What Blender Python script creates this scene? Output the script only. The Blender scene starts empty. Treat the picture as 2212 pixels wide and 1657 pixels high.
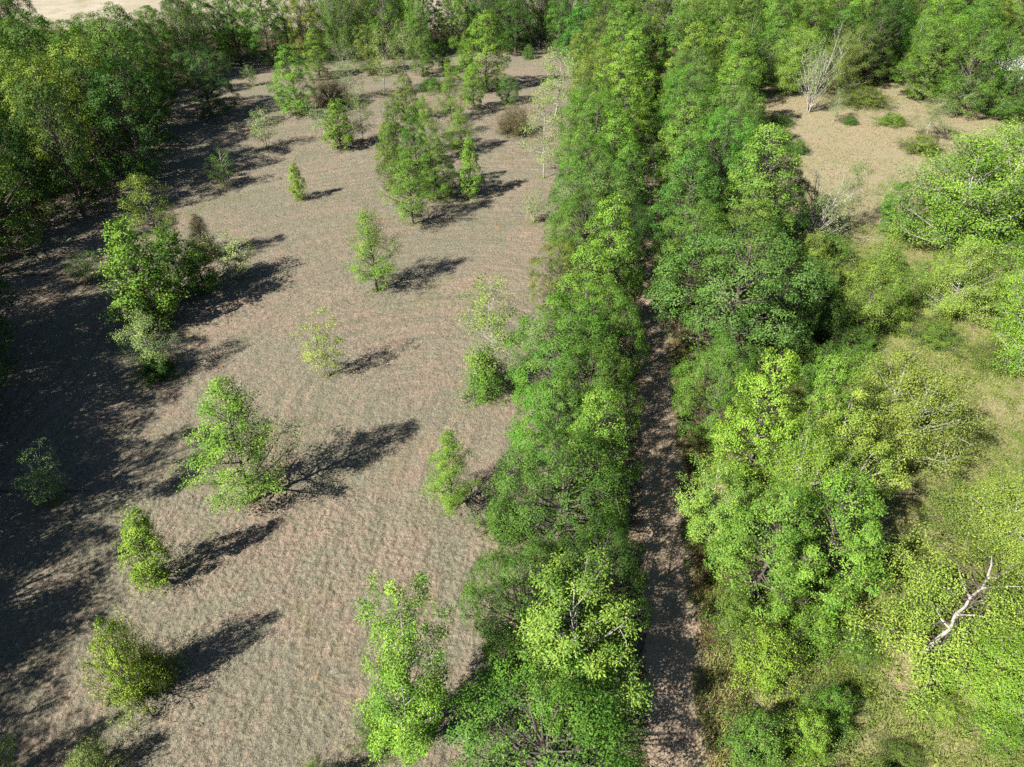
import bpy, math
import numpy as np

# ------------------------------------------------------------------ camera, sky, sun, exposure
SC = bpy.context.scene
COL = SC.collection
CAM_H = 36.0
PITCH = math.radians(38.0)
FOC = 1536.0                      # focal length for a picture 2212 px wide
cam = bpy.data.cameras.new('camera')
cam.sensor_width = 36.0
cam.lens = 36.0 * FOC / 2212.0
cam.clip_start = 0.5
cam.clip_end = 6000.0
camo = bpy.data.objects.new('camera', cam)
camo.location = (0, 0, CAM_H)
camo.rotation_euler = (math.pi / 2 - PITCH, 0, 0)
COL.objects.link(camo)
SC.camera = camo

SUN_EL = math.radians(39.0)
SHADOW_AZ = math.radians(37.0)    # direction the shadows run, from +x towards +y
world = bpy.data.worlds.new('World')
SC.world = world
world.use_nodes = True
wn = world.node_tree.nodes
wl = world.node_tree.links
wn.clear()
sky = wn.new('ShaderNodeTexSky')
sky.sky_type = 'NISHITA'
sky.sun_disc = False
sky.sun_elevation = SUN_EL
sky.air_density = 0.6           # very clear, deep blue sky
sky.dust_density = 0.2
sx, sy = -math.cos(SHADOW_AZ), -math.sin(SHADOW_AZ)     # towards the sun
sky.sun_rotation = math.atan2(sx, sy)
bg = wn.new('ShaderNodeBackground')
bg.inputs[1].default_value = 0.05
wo = wn.new('ShaderNodeOutputWorld')
wl.new(sky.outputs[0], bg.inputs[0])
wl.new(bg.outputs[0], wo.inputs[0])

sun = bpy.data.lights.new('sun', 'SUN')
sun.energy = 5.0
sun.angle = math.radians(0.53)
sun.color = (1.0, 0.95, 0.86)
suno = bpy.data.objects.new('sun', sun)
suno.rotation_euler = (math.pi / 2 - SUN_EL, 0, SHADOW_AZ - math.pi / 2)
suno.location = (-60, -40, 80)
COL.objects.link(suno)

SC.view_settings.view_transform = 'Standard'
SC.view_settings.look = 'None'
SC.view_settings.gamma = 1.0
SC.view_settings.exposure = 1.3
SC.view_settings.use_curve_mapping = False
SC.render.engine = 'CYCLES'
SC.cycles.max_bounces = 4
SC.cycles.diffuse_bounces = 1
SC.cycles.glossy_bounces = 1
SC.cycles.transmission_bounces = 2
SC.cycles.use_denoising = False
SC.cycles.transparent_max_bounces = 4
SC.cycles.caustics_reflective = False
SC.cycles.caustics_refractive = False

def at(u, v, h=0.0):
    """ground point (or point of the level z = h) seen at pixel u, v of the 2212 px wide photograph"""
    a, b = u - 1106.0, 828.0 - v
    r = (a, FOC * math.cos(PITCH) + b * math.sin(PITCH), -FOC * math.sin(PITCH) + b * math.cos(PITCH))
    k = (CAM_H - h) / -r[2]
    return r[0] * k, r[1] * k

def height_at(y, v):
    """height of the point above ground distance y that shows at picture row v"""
    b = 828.0 - v
    ry = FOC * math.cos(PITCH) + b * math.sin(PITCH)
    rz = -FOC * math.sin(PITCH) + b * math.cos(PITCH)
    return CAM_H + rz * y / ry

def depth_at(y, z):
    return y * math.cos(PITCH) + (CAM_H - z) * math.sin(PITCH)

def road_x(y):
    return 8.75 + 0.128 * (y - 21) + 0.12 * math.sin(y * 0.11)

# ------------------------------------------------------------------ materials
def new_mat(name):
    m = bpy.data.materials.new(name)
    m.use_nodes = True
    nt = m.node_tree
    nt.nodes.clear()
    out = nt.nodes.new('ShaderNodeOutputMaterial')
    return m, nt, out

class NT:
    def __init__(s, nt):
        s.nt = nt
    def n(s, t, **kw):
        nd = s.nt.nodes.new(t)
        for k, v in kw.items():
            setattr(nd, k, v)
        return nd
    def l(s, a, b):
        s.nt.links.new(a, b)
    def val(s, sock, x):
        if isinstance(x, (int, float)):
            sock.default_value = x
        elif isinstance(x, (tuple, list)):
            sock.default_value = tuple(x) if len(x) == 4 else tuple(x) + (1.0,) if sock.type == 'RGBA' else tuple(x)
        else:
            s.l(x, sock)
    def math(s, op, a, b=0.0, c=None):
        nd = s.n('ShaderNodeMath', operation=op)
        s.val(nd.inputs[0], a)
        s.val(nd.inputs[1], b)
        if c is not None:
            s.val(nd.inputs[2], c)
        return nd.outputs[0]
    def noise(s, vec, scale, detail=4.0, rough=0.55, dist=0.0):
        nd = s.n('ShaderNodeTexNoise')
        s.l(vec, nd.inputs['Vector'])
        nd.inputs['Scale'].default_value = scale
        nd.inputs['Detail'].default_value = detail
        nd.inputs['Roughness'].default_value = rough
        nd.inputs['Distortion'].default_value = dist
        return nd.outputs[0]
    def ramp(s, fac, a, b):
        nd = s.n('ShaderNodeMapRange')
        s.l(fac, nd.inputs[0])
        nd.inputs[1].default_value = a
        nd.inputs[2].default_value = b
        return nd.outputs[0]
    def mix(s, fac, a, b, blend='MIX'):
        nd = s.n('ShaderNodeMix', data_type='RGBA', blend_type=blend)
        s.val(nd.inputs[0], fac)
        s.val(nd.inputs[6], a)
        s.val(nd.inputs[7], b)
        return nd.outputs[2]
    def bump(s, h, strength, dist):
        nd = s.n('ShaderNodeBump')
        s.l(h, nd.inputs['Height'])
        nd.inputs['Strength'].default_value = strength
        nd.inputs['Distance'].default_value = dist
        return nd.outputs[0]

def leaf_material(name, transl=0.14, rough=0.5, spec=0.14):
    m, nt, out = new_mat(name)
    k = NT(nt)
    oi = k.n('ShaderNodeObjectInfo')
    at_ = k.n('ShaderNodeAttribute', attribute_name='tint')
    hsv = k.n('ShaderNodeHueSaturation')
    k.l(k.math('MULTIPLY_ADD', at_.outputs['Fac'], -0.055, 0.530), hsv.inputs['Hue'])
    k.l(k.math('MULTIPLY_ADD', at_.outputs['Fac'], 0.9, 0.55), hsv.inputs['Value'])
    hsv.inputs['Saturation'].default_value = 0.96
    k.l(oi.outputs['Color'], hsv.inputs['Color'])
    p = k.n('ShaderNodeBsdfPrincipled')
    p.inputs['Roughness'].default_value = rough
    p.inputs['Specular IOR Level'].default_value = spec
    k.l(hsv.outputs[0], p.inputs['Base Color'])
    tr = k.n('ShaderNodeBsdfTranslucent')
    k.l(k.mix(1.0, hsv.outputs[0], (1.15, 1.2, 0.6, 1), 'MULTIPLY'), tr.inputs['Color'])
    mx = k.n('ShaderNodeMixShader')
    mx.inputs[0].default_value = transl
    k.l(p.outputs[0], mx.inputs[1])
    k.l(tr.outputs[0], mx.inputs[2])
    k.l(mx.outputs[0], out.inputs[0])
    return m

def bark_material(name, c1, c2, scale=6.0):
    m, nt, out = new_mat(name)
    k = NT(nt)
    tc = k.n('ShaderNodeTexCoord')
    mp = k.n('ShaderNodeMapping')
    mp.inputs['Scale'].default_value = (1, 1, 0.35)
    k.l(tc.outputs['Object'], mp.inputs[0])
    f = k.noise(mp.outputs[0], scale, 5, 0.65)
    p = k.n('ShaderNodeBsdfPrincipled')
    p.inputs['Roughness'].default_value = 0.9
    k.l(k.mix(k.ramp(f, 0.35, 0.65), c1, c2), p.inputs['Base Color'])
    k.l(k.bump(f, 0.6, 0.03), p.inputs['Normal'])
    k.l(p.outputs[0], out.inputs[0])
    return m

M_LEAF = leaf_material('leaf')
M_BARK = bark_material('grey_brown_bark', (0.06, 0.048, 0.038), (0.14, 0.118, 0.098))
M_PALE = bark_material('pale_bark', (0.22, 0.20, 0.175), (0.46, 0.43, 0.385))
M_BROWN = bark_material('brown_twigs', (0.12, 0.075, 0.055), (0.20, 0.14, 0.11))

def field_material():
    m, nt, out = new_mat('mown_dry_grass')
    k = NT(nt)
    tc = k.n('ShaderNodeTexCoord')
    v = tc.outputs['Object']
    sp = k.n('ShaderNodeSeparateXYZ')
    k.l(v, sp.inputs[0])
    # mower passes: long lanes that swing round at the far end
    w = k.noise(v, 0.07, 2, 0.5)
    dx = k.math('ADD', sp.outputs[0], k.math('MULTIPLY_ADD', sp.outputs[1], -0.16, 15.0))
    dy = k.math('MAXIMUM', k.math('SUBTRACT', sp.outputs[1], 44.0), 0.0)
    d = k.math('SQRT', k.math('ADD', k.math('MULTIPLY', dx, dx), k.math('MULTIPLY', dy, dy)))
    d = k.math('MULTIPLY_ADD', w, 4.0, d)
    along = k.math('MULTIPLY_ADD', k.math('ARCTAN2', dy, k.math('ADD', k.math('ABSOLUTE', dx), 0.01)), 14.0, k.math('MINIMUM', sp.outputs[1], 44.0))
    cb = k.n('ShaderNodeCombineXYZ')
    k.l(d, cb.inputs[0])
    k.l(k.math('MULTIPLY', along, 0.05), cb.inputs[1])
    streak = k.noise(cb.outputs[0], 1.5, 4, 0.7, 0.15)
    lane = k.math('MULTIPLY_ADD', streak, 4.0, -2.0)
    lane2 = lane
    big = k.noise(v, 0.11, 4, 0.6, 0.6)
    mid = k.noise(v, 0.75, 5, 0.65, 0.4)
    fine = k.noise(v, 5.5, 4, 0.7)
    grain = k.noise(v, 19.0, 3, 0.7)
    f = k.math('ADD', k.math('MULTIPLY', big, 0.9), k.math('MULTIPLY', mid, 0.7))
    f = k.math('ADD', f, k.math('ADD', k.math('MULTIPLY', lane, 0.06), k.math('MULTIPLY', lane2, 0.06)))
    pink = k.ramp(f, 0.74, 1.02)
    c = k.mix(pink, (0.246, 0.233, 0.172), (0.325, 0.250, 0.195))
    gr = k.noise(v, 0.16, 4, 0.6, 1.0)
    c = k.mix(k.math('MULTIPLY', k.ramp(gr, 0.56, 0.72), 0.55), c, (0.200, 0.200, 0.100))
    soil = k.noise(v, 0.42, 3, 0.5, 0.3)
    c = k.mix(k.math('MULTIPLY', k.ramp(soil, 0.71, 0.76), 0.7), c, (0.400, 0.248, 0.140))
    c = k.mix(1.0, c, k.mix(k.ramp(streak, 0.3, 0.7), (0.86, 0.86, 0.86), (1.14, 1.13, 1.12)), 'MULTIPLY')
    c = k.mix(0.75, c, k.mix(k.ramp(fine, 0.28, 0.72), (0.45, 0.43, 0.42), (1.35, 1.35, 1.32)), 'MULTIPLY')  # shadows between clods painted in: colour darkens where the fine noise is low
    c = k.mix(0.35, c, k.mix(k.ramp(grain, 0.3, 0.7), (0.35, 0.33, 0.32), (1.5, 1.48, 1.45)), 'MULTIPLY')
    p = k.n('ShaderNodeBsdfPrincipled')
    p.inputs['Roughness'].default_value = 0.95
    p.inputs['Specular IOR Level'].default_value = 0.1
    k.l(c, p.inputs['Base Color'])
    h = k.math('ADD', k.math('MULTIPLY', fine, 1.0), k.math('MULTIPLY', grain, 0.35))
    h = k.math('ADD', h, k.math('MULTIPLY', mid, 0.25))
    h = k.math('ADD', h, k.math('ADD', k.math('MULTIPLY', lane, 0.05), k.math('MULTIPLY', lane2, 0.035)))
    k.l(k.bump(h, 1.0, 0.22), p.inputs['Normal'])
    k.l(p.outputs[0], out.inputs[0])
    return m

def ground_material(name, cols, scale=0.25, bump=0.15, fs=6.0):
    m, nt, out = new_mat(name)
    k = NT(nt)
    tc = k.n('ShaderNodeTexCoord')
    v = tc.outputs['Object']
    a = k.noise(v, scale, 5, 0.65, 0.6)
    b = k.noise(v, scale * 5, 5, 0.65, 0.3)
    fine = k.noise(v, fs, 4, 0.7)
    c = k.mix(k.ramp(a, 0.36, 0.64), cols[0], cols[1])
    c = k.mix(k.ramp(b, 0.5, 0.7), c, cols[2])
    c = k.mix(0.6, c, k.mix(k.ramp(fine, 0.3, 0.7), (0.45, 0.45, 0.45), (1.4, 1.4, 1.4)), 'MULTIPLY')
    p = k.n('ShaderNodeBsdfPrincipled')
    p.inputs['Roughness'].default_value = 0.95
    p.inputs['Specular IOR Level'].default_value = 0.1
    k.l(c, p.inputs['Base Color'])
    k.l(k.bump(k.math('ADD', fine, b), 0.9, bump), p.inputs['Normal'])
    k.l(p.outputs[0], out.inputs[0])
    return m

M_FIELD = field_material()
M_FLOOR = ground_material('forest_floor', ((0.080, 0.056, 0.036), (0.128, 0.092, 0.056), (0.060, 0.068, 0.024)), 0.2)
M_MEADOW = ground_material('weedy_meadow', ((0.200, 0.235, 0.065), (0.340, 0.285, 0.160), (0.150, 0.190, 0.050)), 0.13, 0.25)
M_CLEAR = ground_material('dry_clearing', ((0.31, 0.280, 0.170), (0.34, 0.275, 0.18), (0.24, 0.25, 0.115)), 0.12, 0.2)
M_SAND = ground_material('pale_far_field', ((0.34, 0.295, 0.215), (0.42, 0.375, 0.29), (0.27, 0.255, 0.155)), 0.05, 0.1)

def track_material():
    m, nt, out = new_mat('red_clay_track')
    k = NT(nt)
    tc = k.n('ShaderNodeTexCoord')
    v = tc.outputs['Object']
    at_ = k.n('ShaderNodeAttribute', attribute_name='across')
    x = at_.outputs['Fac']
    n1 = k.noise(v, 0.5, 5, 0.65, 0.5)
    n2 = k.noise(v, 3.0, 5, 0.7)
    n3 = k.noise(v, 14.0, 3, 0.7)
    # two worn wheel ruts with a rougher crown of litter between
    rut = k.math('ABSOLUTE', k.math('SUBTRACT', k.math('ABSOLUTE', x), 0.5))
    rut = k.ramp(k.math('MULTIPLY_ADD', n2, 0.25, rut), 0.42, 0.12)
    c = k.mix(k.ramp(n1, 0.35, 0.65), (0.265, 0.205, 0.145), (0.350, 0.275, 0.195))
    c = k.mix(k.math('MULTIPLY', rut, 0.6), c, (0.36, 0.285, 0.205))
    c = k.mix(k.ramp(n2, 0.55, 0.75), c, (0.17, 0.115, 0.075))
    c = k.mix(0.5, c, k.mix(k.ramp(n3, 0.3, 0.7), (0.5, 0.5, 0.5), (1.35, 1.35, 1.35)), 'MULTIPLY')
    p = k.n('ShaderNodeBsdfPrincipled')
    p.inputs['Roughness'].default_value = 0.9
    p.inputs['Specular IOR Level'].default_value = 0.15
    k.l(c, p.inputs['Base Color'])
    h = k.math('SUBTRACT', k.math('ADD', k.math('MULTIPLY', n2, 0.6), k.math('MULTIPLY', n3, 0.3)), k.math('MULTIPLY', rut, 0.35))
    k.l(k.bump(h, 0.8, 0.12), p.inputs['Normal'])
    k.l(p.outputs[0], out.inputs[0])
    return m
M_TRACK = track_material()

def blade_material(name, c1, c2, transl=0.25):
    m, nt, out = new_mat(name)
    k = NT(nt)
    at_ = k.n('ShaderNodeAttribute', attribute_name='tint')
    p = k.n('ShaderNodeBsdfDiffuse')
    c = k.mix(at_.outputs['Fac'], c1, c2)
    k.l(c, p.inputs['Color'])
    tr = k.n('ShaderNodeBsdfTranslucent')
    k.l(c, tr.inputs['Color'])
    mx = k.n('ShaderNodeMixShader')
    mx.inputs[0].default_value = transl
    k.l(p.outputs[0], mx.inputs[1])
    k.l(tr.outputs[0], mx.inputs[2])
    k.l(mx.outputs[0], out.inputs[0])
    return m
M_STRAW = blade_material('straw', (0.168, 0.148, 0.100), (0.320, 0.268, 0.192))
M_GRASS = blade_material('meadow_grass', (0.150, 0.235, 0.035), (0.380, 0.400, 0.140), 0.35)
M_HAY = blade_material('hay', (0.208, 0.216, 0.080), (0.376, 0.304, 0.192), 0.3)
M_LITTER = blade_material('leaf_litter', (0.104, 0.056, 0.032), (0.272, 0.168, 0.104))

def plain(name, c, rough=0.6, metal=0.0):
    m, nt, out = new_mat(name)
    k = NT(nt)
    tc = k.n('ShaderNodeTexCoord')
    f = k.noise(tc.outputs['Object'], 1.5, 5, 0.7, 0.4)
    p = k.n('ShaderNodeBsdfPrincipled')
    p.inputs['Roughness'].default_value = rough
    p.inputs['Metallic'].default_value = metal
    k.l(k.mix(k.ramp(f, 0.4, 0.75), c, tuple(x * 0.72 for x in c[:3])), p.inputs['Base Color'])
    k.l(p.outputs[0], out.inputs[0])
    return m
M_ROOF = plain('white_sheet_metal', (0.82, 0.82, 0.80))
M_SHED = plain('weathered_boards', (0.42, 0.40, 0.36), 0.85)

# ------------------------------------------------------------------ mesh helpers
def build_mesh(name, verts, faces, nside, mat, tint=None, smooth=False):
    """verts (n,3); faces (m,nside)"""
    verts = np.ascontiguousarray(verts, np.float32)
    faces = np.ascontiguousarray(faces, np.int32)
    me = bpy.data.meshes.new(name)
    me.vertices.add(len(verts))
    me.vertices.foreach_set('co', verts.ravel())
    me.loops.add(faces.size)
    me.loops.foreach_set('vertex_index', faces.ravel())
    me.polygons.add(len(faces))
    me.polygons.foreach_set('loop_start', np.arange(0, faces.size, nside, dtype=np.int32))
    if smooth:
        me.polygons.foreach_set('use_smooth', np.ones(len(faces), bool))
    if tint is not None:
        a = me.attributes.new('tint', 'FLOAT', 'FACE')
        a.data.foreach_set('value', np.ascontiguousarray(tint, np.float32))
    me.update(calc_edges=True)
    me.materials.append(mat)
    return me

def obj(name, me, parent=None):
    o = bpy.data.objects.new(name, me)
    COL.objects.link(o)
    if parent is not None:
        o.parent = parent
    return o

def tag(o, label=None, cat=None, group=None, kind=None):
    if label: o['label'] = label
    if cat: o['category'] = cat
    if group: o['group'] = group
    if kind: o['kind'] = kind
    return o

def nrm(a):
    return a / np.maximum(np.linalg.norm(a, axis=-1, keepdims=True), 1e-6)

class Tubes:
    def __init__(s):
        s.v, s.f, s.n = [], [], 0
    def add(s, pts, rad, k=4):
        pts = np.asarray(pts, float)
        n = len(pts)
        t = nrm(np.gradient(pts, axis=0))
        ref = np.array([1.0, 0.13, 0.07]) if abs(t[0, 0]) < 0.8 else np.array([0.07, 1.0, 0.13])
        a = nrm(np.cross(t, ref))
        b = np.cross(t, a)
        ang = np.arange(k) * (2 * math.pi / k)
        ring = a[:, None, :] * np.cos(ang)[None, :, None] + b[:, None, :] * np.sin(ang)[None, :, None]
        v = pts[:, None, :] + ring * np.asarray(rad, float)[:, None, None]
        i = np.arange(n - 1)[:, None] * k
        j = np.arange(k)[None, :]
        j2 = (j + 1) % k
        q = np.stack([i + j, i + j2, i + k + j2, i + k + j], -1).reshape(-1, 4) + s.n
        s.v.append(v.reshape(-1, 3))
        s.f.append(q)
        s.n += n * k
    def mesh(s, name, mat):
        return build_mesh(name, np.concatenate(s.v), np.concatenate(s.f), 4, mat, smooth=True)

def leaf_mesh(name, rng, pos, centre, ctint, size, width, axis, mat, droop=0.0, upb=0.55, outb=0.5, rnd=0.8, fold=0.16, hard=None):
    n = len(pos)
    out = pos - axis
    out[:, 2] *= 0.5
    nor = np.array([0, 0, upb]) + nrm(out) * outb + rng.normal(0, rnd * 0.6, (n, 3))
    if hard is not None:
        m_ = len(hard)
        nor[n - m_:] = hard + rng.normal(0, 0.36, (m_, 3))
    nor = nrm(nor)
    d = (pos - centre) * 1.5 / max(size, 0.05) + rng.normal(0, 0.7, (n, 3)) + np.array([0, 0, -droop])
    d = nrm(d - nor * np.sum(d * nor, 1, keepdims=True))
    s = np.cross(nor, d)
    L = size * rng.uniform(0.7, 1.25, (n, 1))
    W = L * width
    mid = pos + d * L * 0.45
    v = np.stack([pos, mid + s * W * 0.5 + nor * L * fold, pos + d * L - nor * L * 0.05, mid - s * W * 0.5 + nor * L * fold], 1)
    f = np.arange(n * 4).reshape(n, 4)
    tint = np.clip(0.55 * ctint + 0.45 * rng.uniform(0, 1, n), 0, 1)
    return build_mesh(name, v.reshape(-1, 3), f, 4, mat, tint)

SHAPES = {
    'cone': lambda t: min(1.0, (t + 0.06) / 0.2) * (1 - t) ** 0.75 * 1.02 + 0.04,
    'oval': lambda t: max(0.12, math.sqrt(max(0.0, 1 - (abs(t - 0.42) / (0.6 if t > 0.42 else 0.55)) ** 2.2))),
    'round': lambda t: max(0.15, math.sqrt(max(0.0, 1 - (2 * t - 1) ** 2))),
    'dome': lambda t: max(0.15, math.sqrt(max(0.0, 1 - t ** 2.4))),
    'column': lambda t: min(1.0, (t + 0.15) / 0.3) * (1 - max(0.0, t - 0.35) / 0.72) ** 0.7,
    'spire': lambda t: min(1.0, 0.5 + 1.8 * t) * (1 - max(0.0, t - 0.28) / 0.75) ** 0.85,
    'vase': lambda t: (0.55 + 0.9 * t) * math.sqrt(max(0.02, 1 - t ** 4)),
}

def grow(kind, seed, H, R, base, shape, nl, ns, nc, up, clump, leaf, stems=1, r0=0.14, wob=0.02, spread=0.0,
         bark=M_BARK, upb=0.55, droop=0.0, lobes=0.0, limb_k=4, width=0.55, twigs=True, rough_edge=(0.7, 1.14), mounds=None):
    rng = np.random.default_rng(seed)
    tb = Tubes()
    tw = tb
    P, Cn, Ct, Ax = [], [], [], []
    prof = SHAPES[shape]
    lob_az = rng.uniform(0, 6.28, 5)
    lob_t = rng.uniform(0, 1, 5)
    for s in range(stems):
        Hs = H * (1.0 if s == 0 else rng.uniform(0.7, 0.98))
        a0 = 6.28 * s / max(1, stems) + rng.uniform(0, 1)
        tip = np.array([math.cos(a0), math.sin(a0), 0]) * (spread * R if stems > 1 else 0) * rng.uniform(0.6, 1.0)
        n = 9
        tt = np.linspace(0, 1, n)
        pts = np.zeros((n, 3))
        pts[:, 2] = tt * Hs * 0.985
        off = np.cumsum(rng.normal(0, wob * Hs / 3, (n, 2)), axis=0)
        off -= off[0]
        pts[:, :2] = off + tip[None, :2] * (tt[:, None] ** 0.8)
        if stems > 1:
            pts[:, :2] += np.array([math.cos(a0), math.sin(a0)]) * 0.12
        rs = r0 * (1 if stems == 1 else 0.65)
        rad = rs * (1 - tt) ** 0.9 + 0.012
        rad[0] *= 1.35
        pts[0, 2] = -0.15
        tb.add(pts, rad, 7)
        def trunk(z):
            return np.array([np.interp(z, pts[:, 2], pts[:, i]) for i in range(3)])
        Rs = R if stems == 1 else R * (1 - 0.55 * spread)
        for i in range(nl):
            te = base + (1 - base) * ((i + rng.uniform(0, 1)) / nl)
            t = (te - base) / (1 - base)
            az = i * 2.39996 + rng.normal(0, 0.35)
            lob = 1 + lobes * max(math.cos(az - lob_az[q]) * math.exp(-((t - lob_t[q]) / 0.22) ** 2) for q in range(5))
            re = Rs * prof(t) * rng.uniform(*rough_edge) * lob
            ua = up[0] + (up[1] - up[0]) * t
            ze = te * Hs
            za = min(max(ze - re * math.tan(ua), 0.06 * Hs), 0.95 * Hs)
            st = trunk(za)
            en = trunk(min(ze, 0.97 * Hs)) + np.array([math.cos(az) * re, math.sin(az) * re, 0])
            en[2] = ze + rng.normal(0, 0.02 * Hs)
            ln = np.linalg.norm(en - st)
            ct = st * 0.5 + en * 0.5 + np.array([0, 0, -0.06 * ln]) + rng.normal(0, 0.05 * ln, 3)
            q = np.linspace(0, 1, 6)[:, None]
            lp = st * (1 - q) ** 2 + 2 * ct * q * (1 - q) + en * q ** 2
            rr = min(np.interp(za, pts[:, 2], rad) * 0.6, 0.014 + 0.017 * ln)
            tb.add(lp, np.linspace(rr, 0.008, 6), limb_k)
            ld = nrm(en - st)
            m = max(2, int(round(ns * (0.35 + 0.65 * re / R))))
            for j in range(m):
                f = rng.uniform(0.28, 1.0) ** 0.8 if j else 1.0
                p = st * (1 - f) ** 2 + 2 * ct * f * (1 - f) + en * f ** 2
                dr = nrm(ld * 0.75 + rng.normal(0, 0.6, 3) + np.array([0, 0, 0.18]))
                sl = (0.18 + 0.34 * rng.uniform()) * re * (1.2 - 0.65 * f) + 0.25
                e2 = p + dr * sl
                if twigs:
                    tw.add(np.stack([p, p * 0.5 + e2 * 0.5 + rng.normal(0, 0.05 * sl, 3), e2]), [0.006 + 0.009 * sl, 0.006 + 0.005 * sl, 0.005], 3)
                c_t = rng.uniform(0, 1)
                for c in range(nc):
                    g = 1.0 if c == 0 else rng.uniform(0.25, 0.95)
                    P.append(p + (e2 - p) * g + rng.normal(0, 0.04, 3))
                    Ct.append(np.clip(c_t + rng.normal(0, 0.18), 0, 1))
                    Ax.append([pts[-1, 0] * t, pts[-1, 1] * t, za])
    P, Ct, Ax = np.array(P), np.array(Ct), np.array(Ax)
    k, cr = clump
    if k > 0:
        cnt = np.maximum(1, rng.poisson(k, len(P)))
        idx = np.repeat(np.arange(len(P)), cnt)
        offs = rng.normal(0, 1, (len(idx), 3)) * np.array([cr, cr, cr * 0.75])
        pos = P[idx] + offs
        pos[:, 2] = np.maximum(pos[:, 2], 0.06)
        cen, tnt, axs = P[idx], Ct[idx], Ax[idx]
        hard = None
        if mounds:                                  # lobed sprays of leaves that roof the crown, dark gaps between them
            nb, rbf, nm, ra, rb, each = mounds
            lc, lr = [], []
            for i in range(nb):
                t = min(0.97, (i + rng.uniform(0.2, 0.8)) / nb)
                az = i * 2.39996 + rng.normal(0, 0.35)
                pr = prof(t)
                lr.append(R * rng.uniform(*rbf) * (0.55 + 0.45 * pr))
                rr = max(0.0, R * pr * rng.uniform(0.82, 1.12) - lr[-1] * 0.85)
                lc.append((math.cos(az) * rr, math.sin(az) * rr, max((base + (1 - base) * t) * H - 0.3 * lr[-1] * t, lr[-1] * 0.7)))
            lc, lr = np.array(lc), np.array(lr)
            li = rng.choice(nb, nm * 2, p=lr ** 2 / np.sum(lr ** 2))
            ov = lc.copy()
            ov[:, 2] = 0
            ld = nrm(rng.normal(0, 1, (len(li), 3)) + nrm(ov)[li] * 0.7 + np.array([0, 0, 0.55]))
            mc = lc[li] + ld * (lr[li] * rng.uniform(0.8, 1.08, len(li)))[:, None]
            dist = np.linalg.norm(mc[:, None, :] - lc[None, :, :], axis=2) / lr[None, :]
            dist[np.arange(len(li)), li] = 9
            ok = np.where((dist.min(1) > 0.85) & (mc[:, 2] > 0.1))[0][:nm]
            mc, ld, lt = mc[ok], ld[ok], rng.uniform(0, 1, nb)[li[ok]]
            mr = rng.uniform(ra, rb, len(mc))
            ii = np.repeat(np.arange(len(mc)), np.maximum(5, each * (mr / rb) ** 2).astype(int))
            dv = nrm(rng.normal(0, 1, (len(ii), 3)) + ld[ii] * 0.9 + np.array([0, 0, 0.25]))
            mp = mc[ii] + dv * (mr[ii] * rng.uniform(0.45, 1.15, len(ii)))[:, None] * np.array([1, 1, 0.75])
            mp[:, 2] = np.maximum(mp[:, 2], 0.08)
            mt = np.clip(0.45 * lt[ii] + 0.55 * rng.uniform(0, 1, len(mc))[ii] + rng.normal(0, 0.08, len(ii)), 0, 1)
            hard = dv * 0.45 + ld[ii] * 0.45 + np.array([0, 0, 0.25])
            pos = np.concatenate([pos, mp])
            cen = np.concatenate([cen, mc[ii]])
            tnt = np.concatenate([tnt, mt])
            axs = np.concatenate([axs, mc[ii]])
        lm = leaf_mesh(kind + '_crown', rng, pos, cen, tnt, leaf, width, axs, M_LEAF, droop, upb, hard=hard)
    else:
        lm = None
    bm = tb.mesh(kind + '_trunk', bark)
    Q = pos if lm is not None and len(pos) > 500 else P
    size = np.percentile(np.abs(Q[:, :2] - Q[:, :2].mean(0)), 98, axis=0).mean()
    return dict(trunk=bm, crown=lm, w=2 * size, h=np.percentile(Q[:, 2], 99.8))

R_ = math.radians
PROTO = {}
def proto(kind, n, **kw):
    seed = kw.pop('seed')
    PROTO[kind] = [grow(kind, seed + 17 * i, **kw) for i in range(n)]

proto('loose', 4, seed=11, H=10, R=2.7, base=0.17, shape='spire', nl=54, ns=7, nc=2, up=(R_(20), R_(58)), clump=(29, 0.2), leaf=0.12, r0=0.12, upb=0.7, lobes=0.3, rough_edge=(0.45, 1.25))
proto('lolly', 2, seed=61, H=10, R=2.6, base=0.42, shape='spire', nl=32, ns=6, nc=2, up=(R_(10), R_(50)), clump=(28, 0.19), leaf=0.12, r0=0.13, upb=0.7, lobes=0.25, rough_edge=(0.5, 1.2))
proto('column', 3, seed=101, H=6, R=1.35, base=0.10, shape='column', nl=50, ns=5, nc=2, up=(R_(35), R_(65)), clump=(9, 0.13), leaf=0.12, r0=0.07, lobes=0.3, rough_edge=(0.6, 1.25), mounds=(18, (0.26, 0.5), 220, 0.1, 0.26, 60))
proto('sapling', 3, seed=201, H=6, R=1.5, base=0.30, shape='oval', nl=13, ns=5, nc=2, up=(R_(40), R_(60)), clump=(11, 0.14), leaf=0.12, stems=3, spread=0.55, r0=0.045, bark=M_PALE)
proto('oak', 4, seed=301, H=11, R=4.4, base=0.07, shape='oval', nl=80, ns=8, nc=2, up=(R_(12), R_(55)), clump=(1.6, 0.2), leaf=0.122, r0=0.22, lobes=0.25, width=0.55, rough_edge=(0.5, 0.84), mounds=(30, (0.20, 0.46), 540, 0.22, 0.58, 140))
proto('gum', 4, seed=401, H=12, R=3.2, base=0.08, shape='column', nl=76, ns=8, nc=2, up=(R_(10), R_(58)), clump=(2, 0.18), leaf=0.125, r0=0.18, lobes=0.35, width=0.62, rough_edge=(0.5, 0.9), mounds=(32, (0.24, 0.48), 520, 0.18, 0.48, 95))
proto('wood', 4, seed=501, H=14, R=4.2, base=0.10, shape='oval', nl=66, ns=8, nc=2, up=(R_(15), R_(60)), clump=(1.5, 0.28), leaf=0.19, r0=0.25, lobes=0.45, rough_edge=(0.5, 0.88), mounds=(24, (0.26, 0.5), 400, 0.3, 0.75, 90))
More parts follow.
